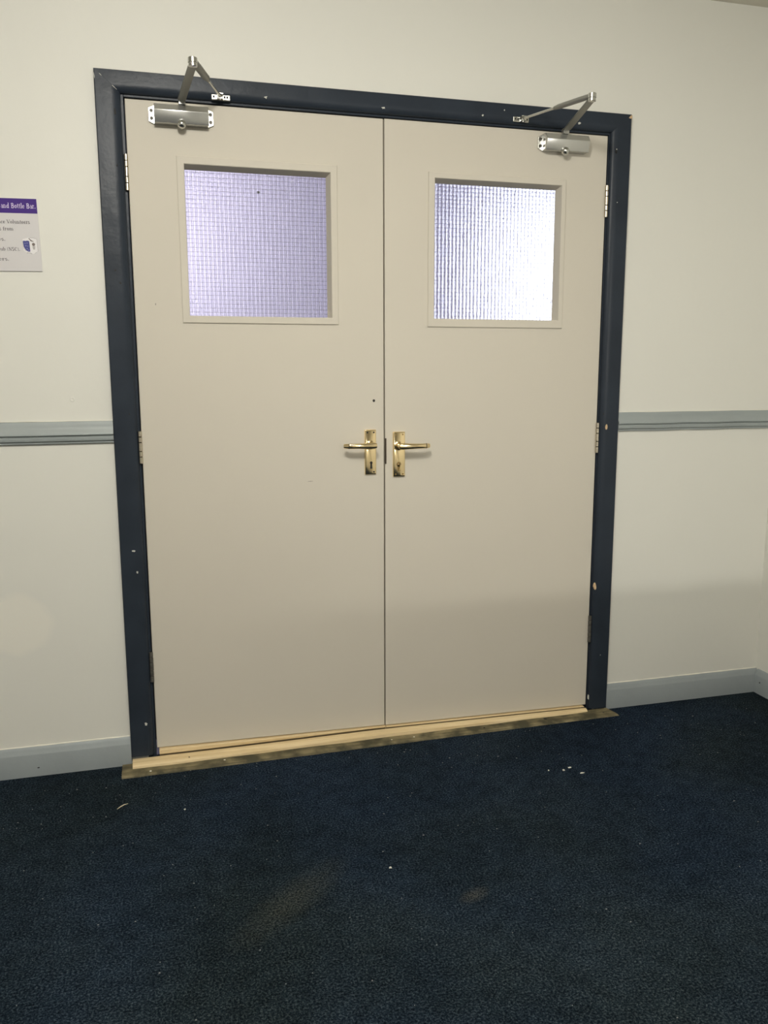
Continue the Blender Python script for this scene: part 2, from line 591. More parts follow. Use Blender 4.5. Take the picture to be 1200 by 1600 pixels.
def chip(parent, x, z, r, m, y=-.0180, sx=1, sz=1, name='paint_chip', jag=.25, th=.0005):
    if parent in (a_left, a_right, a_head):
        w = x - AX0 if parent is a_left else AX1 - x if parent is a_right else (AZ - z) / KH
        y = min(moulding_y(w), moulding_y(w + r * .6)) - .0002
        if name == 'nail_hole': th = .0012
        elif th > .001: th = .0022
    bm = bmesh.new()
    disc_y(bm, x, y + .0030, y - th, z, r, 12, sx, sz, jag)
    return obj(name, bm, m, parent)


# knocks to bare wood, primer spots and old nail holes
chip(a_right, 1.1572, 1.0497, .0062, M_bare, -.0185, .72, 1.75, jag=.12)
chip(a_right, 1.1405, .4742, .0068, M_bare, -.0100, .8, 1.8, jag=.3, th=.003)
chip(a_right, 1.1410, .4742, .0018, M_dark, -.0128, 1, 1.2, 'nail_hole')
chip(a_right, 1.1455, 1.0944, .0022, M_dark, -.0135, .8, 1.2, 'nail_hole')
chip(a_right, 1.1520, 1.9610, .0040, M_dark, -.0128, .8, 1.7, 'nail_hole')
chip(a_right, 1.1528, 1.9680, .0020, M_pale, -.0138, 1, 1.2)
chip(a_right, 1.1330 + .003, .050, .0042, M_pale, -.0030, .7, 2.3, th=.003)
chip(a_right, 1.170, .215, .0016, M_pale, -.0183)
chip(a_right, 1.1625, 1.80, .0018, M_pale, -.0178)
chip(a_left, -.4385, .1355, .0046, M_pale, -.0130, .9, 1.2, jag=.4, th=.004)
chip(a_left, -.4470, .6993, .0045, M_pale, -.0175, 1.2, .8, jag=.5, th=.0012)
chip(a_left, -.4405, .6322, .0030, M_pale, -.0150, .8, 1.2, jag=.5, th=.002)
chip(a_left, -.4355, 1.9700, .0042, M_dark, -.0118, .7, 1.9, 'nail_hole', th=.002)
chip(a_left, -.4375, 1.8251, .0026, M_dark, -.0130, 1, 1, 'nail_hole', th=.002)
chip(a_left, -.4580, 1.5347, .0028, M_dark, -.0180, 1, 1, 'nail_hole')
chip(a_left, -.4455, 1.4990, .0030, M_dark, -.0165, 1, 1, 'nail_hole', th=.0012)
chip(a_left, -.4400, 1.118, .0024, M_dark, -.0135, 1, 1, 'nail_hole', th=.002)
chip(a_head, -.0086, 2.0395, .0038, M_pale, -.0150, 1.2, .8, jag=.5, th=.003)
chip(a_head, .3508, 2.0370, .0040, M_pale, -.0138, 1.3, .7, jag=.5, th=.003)
chip(a_head, .6752, 2.0395, .0032, M_pale, -.0150, 1.2, .8, jag=.5, th=.003)
chip(a_head, .7487, 2.0603, .0022, M_pale, -.0182, 1, 1)
chip(a_head, 1.0130, 2.0395, .0036, M_pale, -.0150, 1.3, .9, jag=.4, th=.003)
# chipped mitre corners
bm = bmesh.new()
loft(bm, [[(1.1925, y, 2.0690), (1.1985, y, 2.0665), (1.2050, y, 2.0680), (1.2052, y, 2.0775), (1.1990, y, 2.0765)] for y in (-.002, -.0186)])
obj('paint_chip', bm, M_bare, a_head)
for x0, z0, x1, z1, y in ((-.4735, 2.0675, -.4655, 2.0600, -.0184), (-.4435, 2.0420, -.4275, 2.0290, -.0160), (-.4875, 2.0680, -.4855, 2.0500, -.0183)):
    bm = bmesh.new()
    sweep(bm, [(x0, y, z0), ((x0 + x1) / 2, y - .0004, (z0 + z1) / 2), (x1, y + .002, z1)], [(.0005, .0005), (.0011, .0011), (.0005, .0005)], 8, (0, 1, 0))
    obj('paint_chip', bm, M_pale, a_left)

# ------------------------------------------------------------------ dado rails, skirting, threshold
RAIL = [(0, 1.0985), (-.0065, 1.0985), (-.0085, 1.0955), (-.0095, 1.0850), (-.0125, 1.0740), (-.0185, 1.0655), (-.0200, 1.0620), (-.0200, 1.0590), (-.0125, 1.0570),
        (-.0125, 1.0548), (-.0165, 1.0535), (-.0170, 1.0480), (-.0150, 1.0420), (-.0100, 1.0395), (-.0085, 1.0385), (-.0085, 1.0345), (-.0065, 1.0325), (0, 1.0320)]


def rail(x0, x1, dz=0, wob=.0006):
    bm = bmesh.new()
    n = 24
    return loft(bm, [[(x0 + (x1 - x0) * i / n, y * (1 + .03 * math.sin(i * 1.7)), z + dz + wob * math.sin(i * .8)) for y, z in RAIL] for i in range(n + 1)])


t = struct('trim_2', rail(XL, AX0 - .0005), M_dado, 'grey moulded dado rail on the wall left of the doors', 'dado rail', smooth=40)
t = struct('trim_3', rail(AX1 + .0005, XR), M_dado, 'grey moulded dado rail between the doors and the right corner', 'dado rail', smooth=40)
SK = [(0, .0935), (-.0040, .0935), (-.0060, .0915), (-.0085, .0840), (-.0135, .0735), (-.0150, .0700), (-.0150, 0.0), (0, 0.0)]


def skirting(x0, x1):
    bm = bmesh.new()
    n = 24
    return loft(bm, [[(x0 + (x1 - x0) * i / n, y, z + (.0008 * math.sin(i * 1.3) if z > .05 else 0)) for y, z in SK] for i in range(n + 1)])


b1 = struct('baseboard_back_left', skirting(XL, AX0 - .0005), M_skirt, 'blue-grey skirting board left of the doors', 'skirting board', smooth=40)
b2 = struct('baseboard_back_right', skirting(AX1 + .0005, XR), M_skirt, 'blue-grey skirting board between the doors and the right corner', 'skirting board', smooth=40)
bm = bmesh.new()
loft(bm, [[(XR + y, yy, z) for y, z in SK] for yy in (-.0152, YF)])
b3 = struct('baseboard_right', bm, M_skirt, 'blue-grey skirting board along the right side wall', 'skirting board', smooth=40)
chip(b1, -.7658, .0283, .0028, M_dark, -.0150, 1.4, .7, 'paint_chip')
bm = bmesh.new()
cyl(bm, (XR - .0152, -.045, .048), (XR - .0162, -.045, .048), [(0, .003), (.001, .0025)], 8)
obj('paint_chip', bm, M_dark, b3)


def bead(x0, x1, z, y, r=.0016):
    bm = bmesh.new()
    pts, rad = [], []
    n = 40
    for i in range(n + 1):
        rr = r * (.75 + .5 * random.random())
        pts.append((x0 + (x1 - x0) * i / n, y, z + random.uniform(-.0004, .0004)))
        rad.append((rr, rr))
    return sweep(bm, pts, rad, 8)


obj('caulk_line', bead(-1.4, AX0 - .001, .0938, -.0012, .0022), M_caulk, b1, smooth=60)
obj('caulk_line', bead(AX1 + .001, XR - .001, .0938, -.0012, .0022), M_caulk, b2, smooth=60)
obj('caulk_line', bead(-1.4, AX0 - .001, 1.0990, -.0008, .0013), M_caulk, bpy.data.objects['trim_2'], smooth=60)
obj('caulk_line', bead(AX1 + .001, XR - .001, 1.0990, -.0008, .0013), M_caulk, bpy.data.objects['trim_3'], smooth=60)

sill = tag(empty('trim_4', (.36, -.03, 0)), 'pale new pine threshold with a worn dirty board in front, under the doors', 'threshold', kind='structure')


def door_bottom(x):
    return .0425 + (.0310 - .0425) * (x + .4085) / .764 if x < .357 else .0300 + (.0205 - .0300) * (x - .3585) / .77


def strip(x0, x1, f, n=16, w=.0012):
    bm = bmesh.new()
    loft(bm, [f(x0 + (x1 - x0) * i / n) for i in range(n + 1)])
    return bm


def front_top(x):
    t = .0205 if x < -.1 else .0205 + min(1, (x + .1) / .4) * .0035
    return .0240 - (x - .4) / .7 * .0080 if x > .4 else t


def rear(x):
    t = door_bottom(x) - .0022
    lip = min(front_top(x) + .0042, t - .0012)      # the lip leaves a dark joint above the front strip
    return [(x, .046, 0), (x, .046, t), (x, -.0105, t), (x, -.0120, max(lip + .0004, t - .0015)), (x, -.0120, lip), (x, .012, lip), (x, .012, 0)]


# rear strips, one under each leaf
for x0, x1 in ((-.4015, .3560), (.3585, 1.1165)):
    obj('pine_strip', strip(x0, x1, rear), M_pine, sill)


def front(x):
    yf = -.062 + (x + .485) / 1.6 * .026
    top = front_top(x)
    return [(x, -.0158, .002), (x, -.0158, top), (x, yf + .016, top + .001), (x, yf + .006, top - .0015), (x, yf + .001, top - .006), (x, yf, .006), (x, yf, .002)]


obj('pine_strip', strip(-.4845, 1.1180, front), M_pine, sill, smooth=40)


def worn(x):
    yf = -.106 + (x + .515) / 1.72 * .024
    zz = .0075 + .0008 * math.sin(x * 23)
    return [(x, -.022, .0003), (x, -.022, zz), (x, yf + .018, zz), (x, yf + .003 + .0015 * math.sin(x * 41), .0030), (x, yf + .001 * math.sin(x * 57), .0003)]


obj('worn_board', strip(-.5165, 1.2040, worn, 40), M_worn, sill, smooth=50)
# the worn board's ragged end beyond the right jamb
bm = bmesh.new()
loft(bm, [[(1.2040, -.024, .0003), (1.2040, -.024, .007), (1.2040, -.066, .007), (1.2040, -.0815, .0005)], [(1.2185, -.058, .0003), (1.2185, -.058, .003), (1.2200, -.070, .003), (1.2210, -.0815, .0005)]])
obj('worn_board', bm, M_worn, sill)
for x, y, z, r, m in ((-.05 - .26, -.052, .0225, .0022, M_dark), (.94, -.052, .0085, .007, M_dark), (.70, -.064, .0080, .004, M_dark), (1.17, -.058, .0078, .005, M_dark), (-.20, -.0735, .008, .004, M_caulk), (-.43, -.088, .008, .0035, M_caulk), (.36, -.072, .008, .003, M_caulk), (.44, -.070, .008, .003, M_caulk)):
    bm = bmesh.new()
    cyl(bm, (x, y, z - .001), (x, y, z + .001), [(0, r), (.0012, r * .9), (.0017, r * .4)], 8)
    obj('paint_fleck', bm, m, sill)

# ------------------------------------------------------------------ the doors


def leaf_mesh(x0, x1, hx0, hx1, hz0, hz1, zt):
    """door slab with a square opening for the glass"""
    bm = bmesh.new()
    T = .044

    def ring(y, e=0.0):
        o = [(x0 + e, y, door_bottom((x0 + .001) if x0 < .3 else x0) + e), (x1 - e, y, door_bottom((x1 - .0001) if x0 < .3 else x1) + e), (x1 - e, y, zt - e), (x0 + e, y, zt - e)]
        return [bm.verts.new(p) for p in o]

    def hole(y):
        return [bm.verts.new(p) for p in ((hx0, y, hz0), (hx1, y, hz0), (hx1, y, hz1), (hx0, y, hz1))]

    f0, f1, b0 = ring(0, .0015), ring(.0015), ring(T)
    h0, h1 = hole(0), hole(T)
    for i in range(4):
        j = (i + 1) % 4
        for a, b in ((h0, f0), (f0, f1), (f1, b0), (b0, h1), (h1, h0)):
            bm.faces.new((a[i], a[j], b[j], b[i]))
    return bm


def hinge_unit(parent, x, z0, z1, m, gap_side):
    hy = -.0062
    bm = bmesh.new()
    box(bm, x - .0006, x + .0006, hy, .020, z0 + .001, z1 - .001)
    cyl(bm, (x, hy, z0), (x, hy, z1), [(0, .0036), (z1 - z0, .0036)], 12)
    h = obj('hinge', bm, M_hinge_pin, parent, smooth=40)
    n = 5
    L = [0.18, .17, .27, .17, .21]
    zc = z1
    for i in range(n):
        ln = (z1 - z0) * L[i]
        bm = bmesh.new()
        r = .0060
        a, b = zc - .0010, zc - ln + .0010
        d = a - b
        cyl(bm, (x, hy, b), (x, hy, a), [(0, r * .86), (.0006, r), (d - .0006, r), (d, r * .86)], 18)
        obj('knuckle', bm, m, h, smooth=40)
        zc -= ln
    return h


def door(name, label, x0, x1, open_, bo, zt):
    hx0, hx1, hz0, hz1 = open_
    root = tag(empty(name, ((x0 + x1) / 2, 0, 0)), label, 'door', kind='structure')
    leaf = obj('leaf', leaf_mesh(x0, x1, hx0, hx1, hz0, hz1, zt), M_door, root)
    # glazing beads: four mitred strips, proud of the face, lining the opening
    bx0, bx1, bz0, bz1 = bo
    ix0, ix1, iz0, iz1 = hx0 + .0005, hx1 - .0005, hz0 + .0005, hz1 - .0005
    gx0, gx1, gz0, gz1 = hx0 + .004, hx1 - .004, hz0 + .004, hz1 - .004
    prof = [(0.0, 0.0003), (0.0, -.0036), (.08, -.0048), (.92, -.0048), (1.0, -.0030), (1.3, .0265)]

    def corner(k, t, y):
        ox, oz = ((bx0, bz0), (bx1, bz0), (bx1, bz1), (bx0, bz1))[k]
        jx, jz = ((gx0, gz0), (gx1, gz0), (gx1, gz1), (gx0, gz1))[k]
        if t > 1:      # the inner face: nearly square, the head bead splayed
            return (jx + (.0015 if k in (0, 3) else -.0090), y, jz + (.0008 if k < 2 else -.0095))
        return (ox + (jx - ox) * t, y, oz + (jz - oz) * t)
    for k in range(4):
        bm = bmesh.new()
        pr = prof + [(.80, .0265), (.80, .0003)]
        loft(bm, [[corner(k, t, y) for t, y in pr], [corner((k + 1) % 4, t, y) for t, y in pr]])
        obj('glazing_bead', bm, M_door, root)
    # obscured wired glass
    bm = bmesh.new()
    fs = box(bm, hx0 + .001, hx1 - .001, .0270, .0330, hz0 + .001, hz1 - .001, 1)
    for f in fs:
        f.normal_update()
    for f in fs:
        if all(abs(v.co.y - .0270) < 1e-6 for v in f.verts): f.material_index = 0
    pane = obj('glass_pane', bm, [M_glass_tex, M_glass], root)
    bm = bmesh.new()
    p, w = .0127, .00034
    y = .0300
    k = math.ceil((hx0 + .002) / p)
    while k * p < hx1 - .002:
        box(bm, k * p - w, k * p + w, y - w, y + w, hz0 + .002, hz1 - .002)
        k += 1
    k = math.ceil((hz0 + .002) / p)
    while k * p < hz1 - .002:
        box(bm, hx0 + .002, hx1 - .002, y - w, y + w, k * p - w, k * p + w)
        k += 1
    wm = obj('wire_mesh', bm, M_wire, pane)
    wm['kind'] = 'stuff'
    return root, leaf, pane


d1, leaf1, pane1 = door('door_1', 'left-hand beige door leaf with a keyhole plate and small screw hole', -.4085, .3545,
                        (-.2545, .1900, 1.4055, 1.8470), (-.2720, .2070, 1.3885, 1.8655), 2.0115)
d2, leaf2, pane2 = door('door_2', 'right-hand beige door leaf with a covered keyhole and very bright glass', .3588, 1.1285,
                        (.5195, .9685, 1.4080, 1.8500), (.5020, .9805, 1.3855, 1.8645), 2.0125)
# rebate strip behind the meeting edges, coloured dark as the shade in their gap
obj('meeting_strip', bbox(.3400, .3740, .0445, .0560, .05, 2.0, .001), mat('dark_gap_shade', (.035, .028, .018), .8), d2)

for z0, z1, m in ((1.7590, 1.8600, M_hinge), (.9665, 1.0665, M_hinge), (.2685, .3690, M_hinge_dark)):
    hinge_unit(d1, -.4125, z0, z1, m, -1)
for z0, z1, m in ((1.7520, 1.8560, M_hinge), (.9580, 1.0650, M_hinge), (.2640, .3650, M_hinge_dark)):
    hinge_unit(d2, 1.1288, z0, z1, m, 1)


def handle(parent, cx, z0, z1, w, lever_z, dirx, key_z, covered, mp):
    cz = (z0 + z1) / 2
    bm = bmesh.new()
    # slightly domed long plate with bevelled rim
    x0, x1 = cx - w / 2, cx + w / 2
    rings = []
    for e, y in ((0, -.0002), (0, -.0035), (.0012, -.0062), (.0032, -.0072)):
        r = .002
        pts = []
        for (qx, qz, a0) in ((x1 - e - r, z1 - e - r, 0), (x0 + e + r, z1 - e - r, 90), (x0 + e + r, z0 + e + r, 180), (x1 - e - r, z0 + e + r, 270)):
            for a in (0, 45, 90):
                t = math.radians(a0 + a)
                pts.append((qx + r * math.cos(t), y, qz + r * math.sin(t)))
        rings.append(pts)
    loft(bm, rings)
    plate = obj('handle_plate', bm, mp, parent, smooth=30)
    plate['label'] = 'polished brass long plate with a lever handle'
    # lever with rose, neck and curved tip
    bx = cx + (.0 if dirx < 0 else -.002)
    bm = bmesh.new()
    cyl(bm, (bx, -.0068, lever_z), (bx, -.060, lever_z), [(0, .0150), (.003, .0145), (.0045, .0110), (.008, .0100), (.012, .0092), (.016, .0100), (.022, .0088), (.036, .0092), (.044, .0090), (.0475, .0060)], 24)
    L = .094
    d = dirx
    pts, rad = [], []
    for i in range(13):
        t = i / 12
        x = bx - d * .009 + d * (L + .009) * t
        y = -.0475 - .004 * math.sin(t * math.pi) + (.009 * ((t - .86) / .14) ** 2 if t > .86 else 0)
        rz = (.0112 - .0030 * min(1, t * 1.6)) * (1 if 0 < i < 12 else .9)
        if i == 0: rz *= .8
        pts.append((x, y, lever_z + .0005))
        rad.append((rz, .0070 - .0015 * t))
    sweep(bm, pts, rad, 20, power=.75)
    lv = obj('lever', bm, mp, plate, smooth=35)
    # dark groove and end cap near the tip
    bm = bmesh.new()
    xt = bx + d * (L - .012)
    sweep(bm, [(xt - .0011, -.0478, lever_z + .0005), (xt + .0011, -.0478, lever_z + .0005)], [(.0084, .0066), (.0084, .0066)], 20, power=.75)
    obj('lever_groove', bm, M_dark, plate)
    for sx in (-1, 1):
        for zz in (z1 - .009, z0 + .009):
            bm = bmesh.new()
            disc_y(bm, cx + sx * (w / 2 - .0085), -.0060, -.0076, zz, .0030, 14)
            box(bm, cx + sx * (w / 2 - .0085) - .0024, cx + sx * (w / 2 - .0085) + .0024, -.0079, -.0074, zz - .0004, zz + .0004)
            obj('screw', bm, M_brass_dull if covered else M_dark, plate)
    bm = bmesh.new()
    if not covered:
        disc_y(bm, cx + .0015, -.0066, -.0077, key_z + .008, .0048, 16)
        loft(bm, [[(cx - .0012, y, key_z + .006), (cx - .0022, y, key_z - .0115), (cx + .0052, y, key_z - .0115), (cx + .0042, y, key_z + .006)] for y in (-.0066, -.0077)])
        obj('keyhole', bm, M_dark, plate)
    else:
        # raised rim of the keyhole with its swing cover
        kx = cx - .001
        disc_y(bm, kx, -.0066, -.0075, key_z + .008, .0085, 20)
        loft(bm, [[(kx - .0055, y, key_z + .006), (kx - .0055, y, key_z - .014), (kx + .0055, y, key_z - .014), (kx + .0055, y, key_z + .006)] for y in (-.0066, -.0075)])
        k = obj('keyhole', bm, M_brass_dull, plate)
        bm = bmesh.new()
        sweep(bm, [(kx + .001 + .004 * math.cos(a), -.0085, key_z + .008 + .004 * math.sin(a)) for a in [math.radians(q) for q in (200, 150, 90, 30, -20)]] + [(kx + .0035, -.0085, key_z - .001), (kx + .002, -.0085, key_z - .012)],
              [(.0014, .0016)] * 7, 8, (0, 1, 0))
        obj('keyhole_cover', bm, M_brass, plate, smooth=40)
    return plate


handle(d1, .3080, .9090, 1.0560, .0385, 1.0066, -1, .940, False, M_brass)
handle(d2, .4050, .8985, 1.0475, .0415, 1.0020, 1, .932, True, M_brass)
bm = bmesh.new()
disc_y(bm, .3212, .0004, -.0008, 1.1493, .0045, 16)
obj('screw_hole', bm, M_dark, d1)
obj('lock_forend', bbox(.3587, .3632, -.0006, .004, .9420, 1.0265, .0004), mat('brown_lock_edge', (.045, .030, .018), .5, .3), d2)
chip(d1, -.3491, 1.4422, .0016, M_dark, 0, .6, 2.2, 'scuff', th=.0003)
chip(d1, .1086, .8933, .0040, mat('grey_scuff', (.42, .38, .32), .6), 0, 2.2, .35, 'scuff', th=.0002)
bm = bmesh.new()
disc_y(bm, -.0322, .0268, .0255, 1.7810, .0036, 10, 1.3, .9, .2)
obj('dirt_spot', bm, mat('dirt_on_glass', (.10, .10, .11), .7), d1)

# ------------------------------------------------------------------ door closers


def closer(label, cx, zc, spx, elbow, shoe, rod_dir):
    """box closer on the leaf; cx = body centre, spx = spindle; elbow and shoe are points in the room"""
    root = tag(empty('door_closer', (cx, 0, zc)), label, 'door closer', group='door closers at the top of the doors')
    z0, z1 = zc - .0270, zc + .0265
    hw = .0760
    sec = [(-.0002, z0 + .001), (-.0002, z1), (-.0200, z1), (-.0330, z1 - .0030), (-.0440, z1 - .0200), (-.0440, z1 - .0225), (-.0335, z0 + .0010), (-.0315, z0)]
    bm = bmesh.new()
    loft(bm, [[(x, y, z) for y, z in sec] for x in (cx - hw, cx + hw)])
    bevel(bm, .0008, 2, 20)
    obj('body', bm, M_alu, root, smooth=25)
    for s in (-1, 1):
        bm = bmesh.new()
        xa, xb = cx + s * (hw - .002), cx + s * (hw + .0155)
        loft(bm, [[(xa, y, z0 + .0005), (xb, y, z0 + .0085), (xb, y, z1 - .0085), (xa, y, z1 - .0005)] for y in (-.0002, -.0075)])
        bevel(bm, .0008, 2)
        fl = obj('mounting_flange', bm, M_chrome, root)
        for dz in (-.0105, .0105):
            bm = bmesh.new()
            disc_y(bm, cx + s * (hw + .0075), -.0070, -.0100, zc + dz, .0054, 14)
            obj('screw', bm, M_hinge_dark, fl)
            bm = bmesh.new()
            box(bm, cx + s * (hw + .0075) - .0036, cx + s * (hw + .0075) + .0036, -.0104, -.0098, zc + dz - .0007, zc + dz + .0007)
            obj('screw_slot', bm, M_dark, fl)
    # pinion cap below, spindle above
    bm = bmesh.new()
    R0 = .0128
    R0 = .0128
    prof = [(R0 + R0 * math.sin(math.radians(q)), R0 * math.cos(math.radians(q))) for q in (-60, -45, -30, -15, 0, 15, 30, 46, 62, 76, 86)]
    cyl(bm, (spx - .003, -.0350, z0 + .0118), (spx - .003, -.0350, z0 - .05), prof, 28)
    obj('pinion_cap', bm, M_chrome, root, smooth=50)
    za = z1 + .0125
    bm = bmesh.new()
    box(bm, spx - .0095, spx + .0095, -.0350, -.0150, z1 - .001, za + .004)
    bevel(bm, .0012, 2)
    obj('spindle', bm, M_alu, root)
    ex, ey, ez = elbow
    # flat tapering main arm
    bm = bmesh.new()
    sweep(bm, [(spx, -.0150, za), (spx, -.0400, za), (ex, ey, ez - .006), (ex + (ex - spx) * .03, ey - .0080, ez - .006)],
          [(.0032, .0095), (.0035, .0118), (.0035, .0110), (.0032, .0080)], 12, power=.45)
    obj('main_arm', bm, M_arm, root, smooth=40)
    bm = bmesh.new()
    cyl(bm, (ex, ey, ez - .0125), (ex, ey, ez + .05), [(0, .0090), (.001, .0115), (.008, .0115), (.0085, .0100), (.010, .0100), (.0105, .0122), (.0215, .0122), (.0235, .0095), (.0245, .0045)], 24)
    obj('elbow_joint', bm, M_chrome, root, smooth=35)
    # forearm tube, then the threaded rod, then the bracket on the frame
    E0 = Vector((ex, ey, ez + .004))
    S = Vector(shoe)
    d = (S - E0)
    ln = d.length
    d.normalize()
    a = E0 + d * (ln * .53)
    bm = bmesh.new()
    sweep(bm, [E0 - d * .004, E0 + d * .004, E0 + d * (ln * .15), E0 + d * (ln * .45), E0 + d * (ln * .50), a], [(.0060, .0090), (.0068, .0108), (.0072, .0115), (.0070, .0108), (.0060, .0074), (.0054, .0054)], 16)
    obj('forearm', bm, M_arm, root, smooth=45)
    bm = bmesh.new()
    sweep(bm, [a - d * .006, a + d * .004, S - d * .016, S - d * .010, S], [(.0036, .0036), (.0036, .0036), (.0036, .0036), (.0050, .0056), (.0050, .0056)], 14)
    obj('adjusting_rod', bm, M_chrome, root, smooth=45)
    # bracket: base plate on the architrave, two slots, a fork that takes the rod
    sx, sy, sz = S
    px = sx + rod_dir * .003
    yb = -.0105
    bm = bmesh.new()
    box(bm, px - .027, px + .027, yb - .0095, yb, sz - .0075, sz + .0075)
    bevel(bm, .0015, 2)
    br = obj('frame_bracket', bm, M_chrome, root)
    for dx in (-.0185, -.0110, .0200):
        bm = bmesh.new()
        disc_y(bm, px + dx * -rod_dir, yb - .0090, yb - .0102, sz + .0008, .0034, 12, .8, 1.1)
        obj('screw', bm, M_dark, br)
    bm = bmesh.new()
    box(bm, sx - .0085, sx + .0085, sy - .004, yb - .006, sz + .0045, sz + .0075)
    box(bm, sx - .0085, sx + .0085, sy - .004, yb - .006, sz - .0075, sz - .0045)
    cyl(bm, (sx, sy + .004, sz - .0095), (sx, sy + .004, sz + .0095), [(0, .0030), (.019, .0030)], 12)
    obj('bracket_fork', bm, M_chrome, br)
    return root


closer('silver overhead door closer on the left door leaf, arm pointing up', -.2530, 1.9720, -.2505, (-.2300, -.2900, 2.0275), (-.1420, -.0330, 2.0290), 1)
closer('silver overhead door closer on the right door leaf, arm bent towards the middle', .9650, 1.9745, .9600, (.9030, -.3000, 2.0275), (.8090, -.0330, 2.0360), -1)

# ------------------------------------------------------------------ the sign
GLY = {}


def arc(cx, cy, rx, ry, a0, a1, w, n=8):
    return [(cx + rx * math.cos(math.radians(a0 + (a1 - a0) * i / n)), cy + ry * math.sin(math.radians(a0 + (a1 - a0) * i / n))) for i in range(n + 1)], w


def ser(x, y, w=.2):
    return [(x - w / 2, y), (x + w / 2, y)], .05


TK, TN = .125, .055
GLY['a'] = (.48, [arc(.22, .15, .15, .15, 0, 360, TN, 12), ([(.36, .36), (.36, .0)], TK), arc(.22, .34, .14, .13, 150, 0, TN), ser(.40, .02, .14)])
GLY['n'] = (.60, [([(.14, .48), (.14, 0)], TK), arc(.29, .30, .15, .16, 170, 0, TN), ([(.44, .32), (.44, 0)], TK), ser(.14, .02, .26), ser(.44, .02, .26), ser(.09, .47, .14)])
GLY['d'] = (.56, [arc(.25, .23, .17, .22, 60, 300, TN, 12), ([(.41, .74), (.41, 0)], TK), ser(.37, .73, .16), ser(.45, .02, .14), arc(.25, .23, .14, .2, 100, 260, TK)])
GLY['B'] = (.68, [([(.17, .70), (.17, 0)], TK), arc(.30, .53, .20, .16, 90, -90, TK), arc(.32, .19, .24, .18, 90, -90, TK), ([(.05, .69), (.32, .69)], .05), ([(.17, .37), (.32, .37)], .05), ([(.05, .015), (.34, .015)], .05)])
GLY['o'] = (.52, [arc(.26, .23, .18, .22, 0, 360, TN, 16), arc(.23, .23, .13, .18, 110, 250, TK), arc(.29, .23, .13, .18, -70, 70, TK)])
GLY['t'] = (.36, [([(.17, .62), (.17, .10)], TK), arc(.25, .10, .08, .09, 180, 320, TN), ([(.03, .46), (.32, .46)], .05)])
GLY['l'] = (.30, [([(.15, .74), (.15, 0)], TK), ser(.11, .73, .16), ser(.15, .02, .26)])
GLY['e'] = (.48, [arc(.25, .23, .17, .22, 5, 320, TN, 14), arc(.22, .23, .13, .19, 100, 260, TK), ([(.08, .25), (.42, .25)], .045)])
GLY['r'] = (.42, [([(.14, .48), (.14, 0)], TK), arc(.28, .32, .13, .14, 170, 50, TN), ser(.14, .02, .28), ser(.09, .47, .14), ([(.35, .42), (.36, .36)], .10)])
GLY['.'] = (.26, [([(.13, .0), (.13, .11)], .12)])
GLY['c'] = (.46, [arc(.25, .23, .17, .22, 50, 310, TN, 12), arc(.22, .23, .13, .19, 100, 260, TK), ([(.36, .41), (.37, .33)], .09)])
GLY['V'] = (.70, [([(.10, .69), (.36, 0)], TK), ([(.36, 0), (.60, .69)], TN), ser(.10, .69, .26), ser(.60, .69, .22)])
GLY['u'] = (.60, [([(.14, .46), (.14, .16)], TK), arc(.28, .17, .15, .16, 180, 350, TN), ([(.45, .46), (.45, 0)], TK), ser(.11, .46, .16), ser(.42, .46, .16), ser(.49, .02, .12)])
GLY['s'] = (.42, [arc(.21, .34, .12, .11, 40, 235, TK * .8), arc(.21, .12, .13, .11, 80, -140, TK * .8)])
GLY['f'] = (.36, [([(.16, .60), (.16, 0)], TK), arc(.26, .60, .10, .13, 180, 40, TN), ([(.03, .46), (.30, .46)], .05), ser(.16, .02, .26)])
GLY['m'] = (.88, [([(.14, .48), (.14, 0)], TK), arc(.28, .30, .14, .16, 170, 0, TN), ([(.42, .32), (.42, 0)], TK), arc(.57, .30, .14, .16, 170, 0, TN), ([(.71, .32), (.71, 0)], TK), ser(.14, .02, .24), ser(.42, .02, .24), ser(.71, .02, .24)])
GLY['b'] = (.56, [([(.14, .74), (.14, 0)], TK), arc(.30, .23, .17, .22, 120, -120, TN, 12), arc(.33, .23, .13, .19, 75, -75, TK), ser(.10, .73, .16)])
GLY['('] = (.34, [arc(.32, .30, .20, .46, 130, 230, TN * 1.4)])
GLY[')'] = (.34, [arc(.02, .30, .20, .46, 50, -50, TN * 1.4)])
GLY['N'] = (.74, [([(.15, .69), (.15, 0)], TN), ([(.15, .69), (.60, 0)], TK), ([(.60, .69), (.60, 0)], TN), ser(.12, .69, .2), ser(.15, .02, .2), ser(.60, .69, .2)])
GLY['S'] = (.54, [arc(.27, .53, .17, .16, 30, 245, TK * .9), arc(.27, .18, .18, .18, 85, -150, TK * .9)])
GLY['C'] = (.66, [arc(.36, .35, .25, .33, 45, 315, TN, 14), arc(.31, .35, .19, .29, 100, 260, TK), ([(.54, .60), (.55, .48)], .09)])
GLY['h'] = (.60, [([(.14, .74), (.14, 0)], TK), arc(.29, .30, .15, .16, 170, 0, TN), ([(.44, .32), (.44, 0)], TK), ser(.10, .73, .16), ser(.14, .02, .26), ser(.44, .02, .26)])
GLY[' '] = (.30, [])


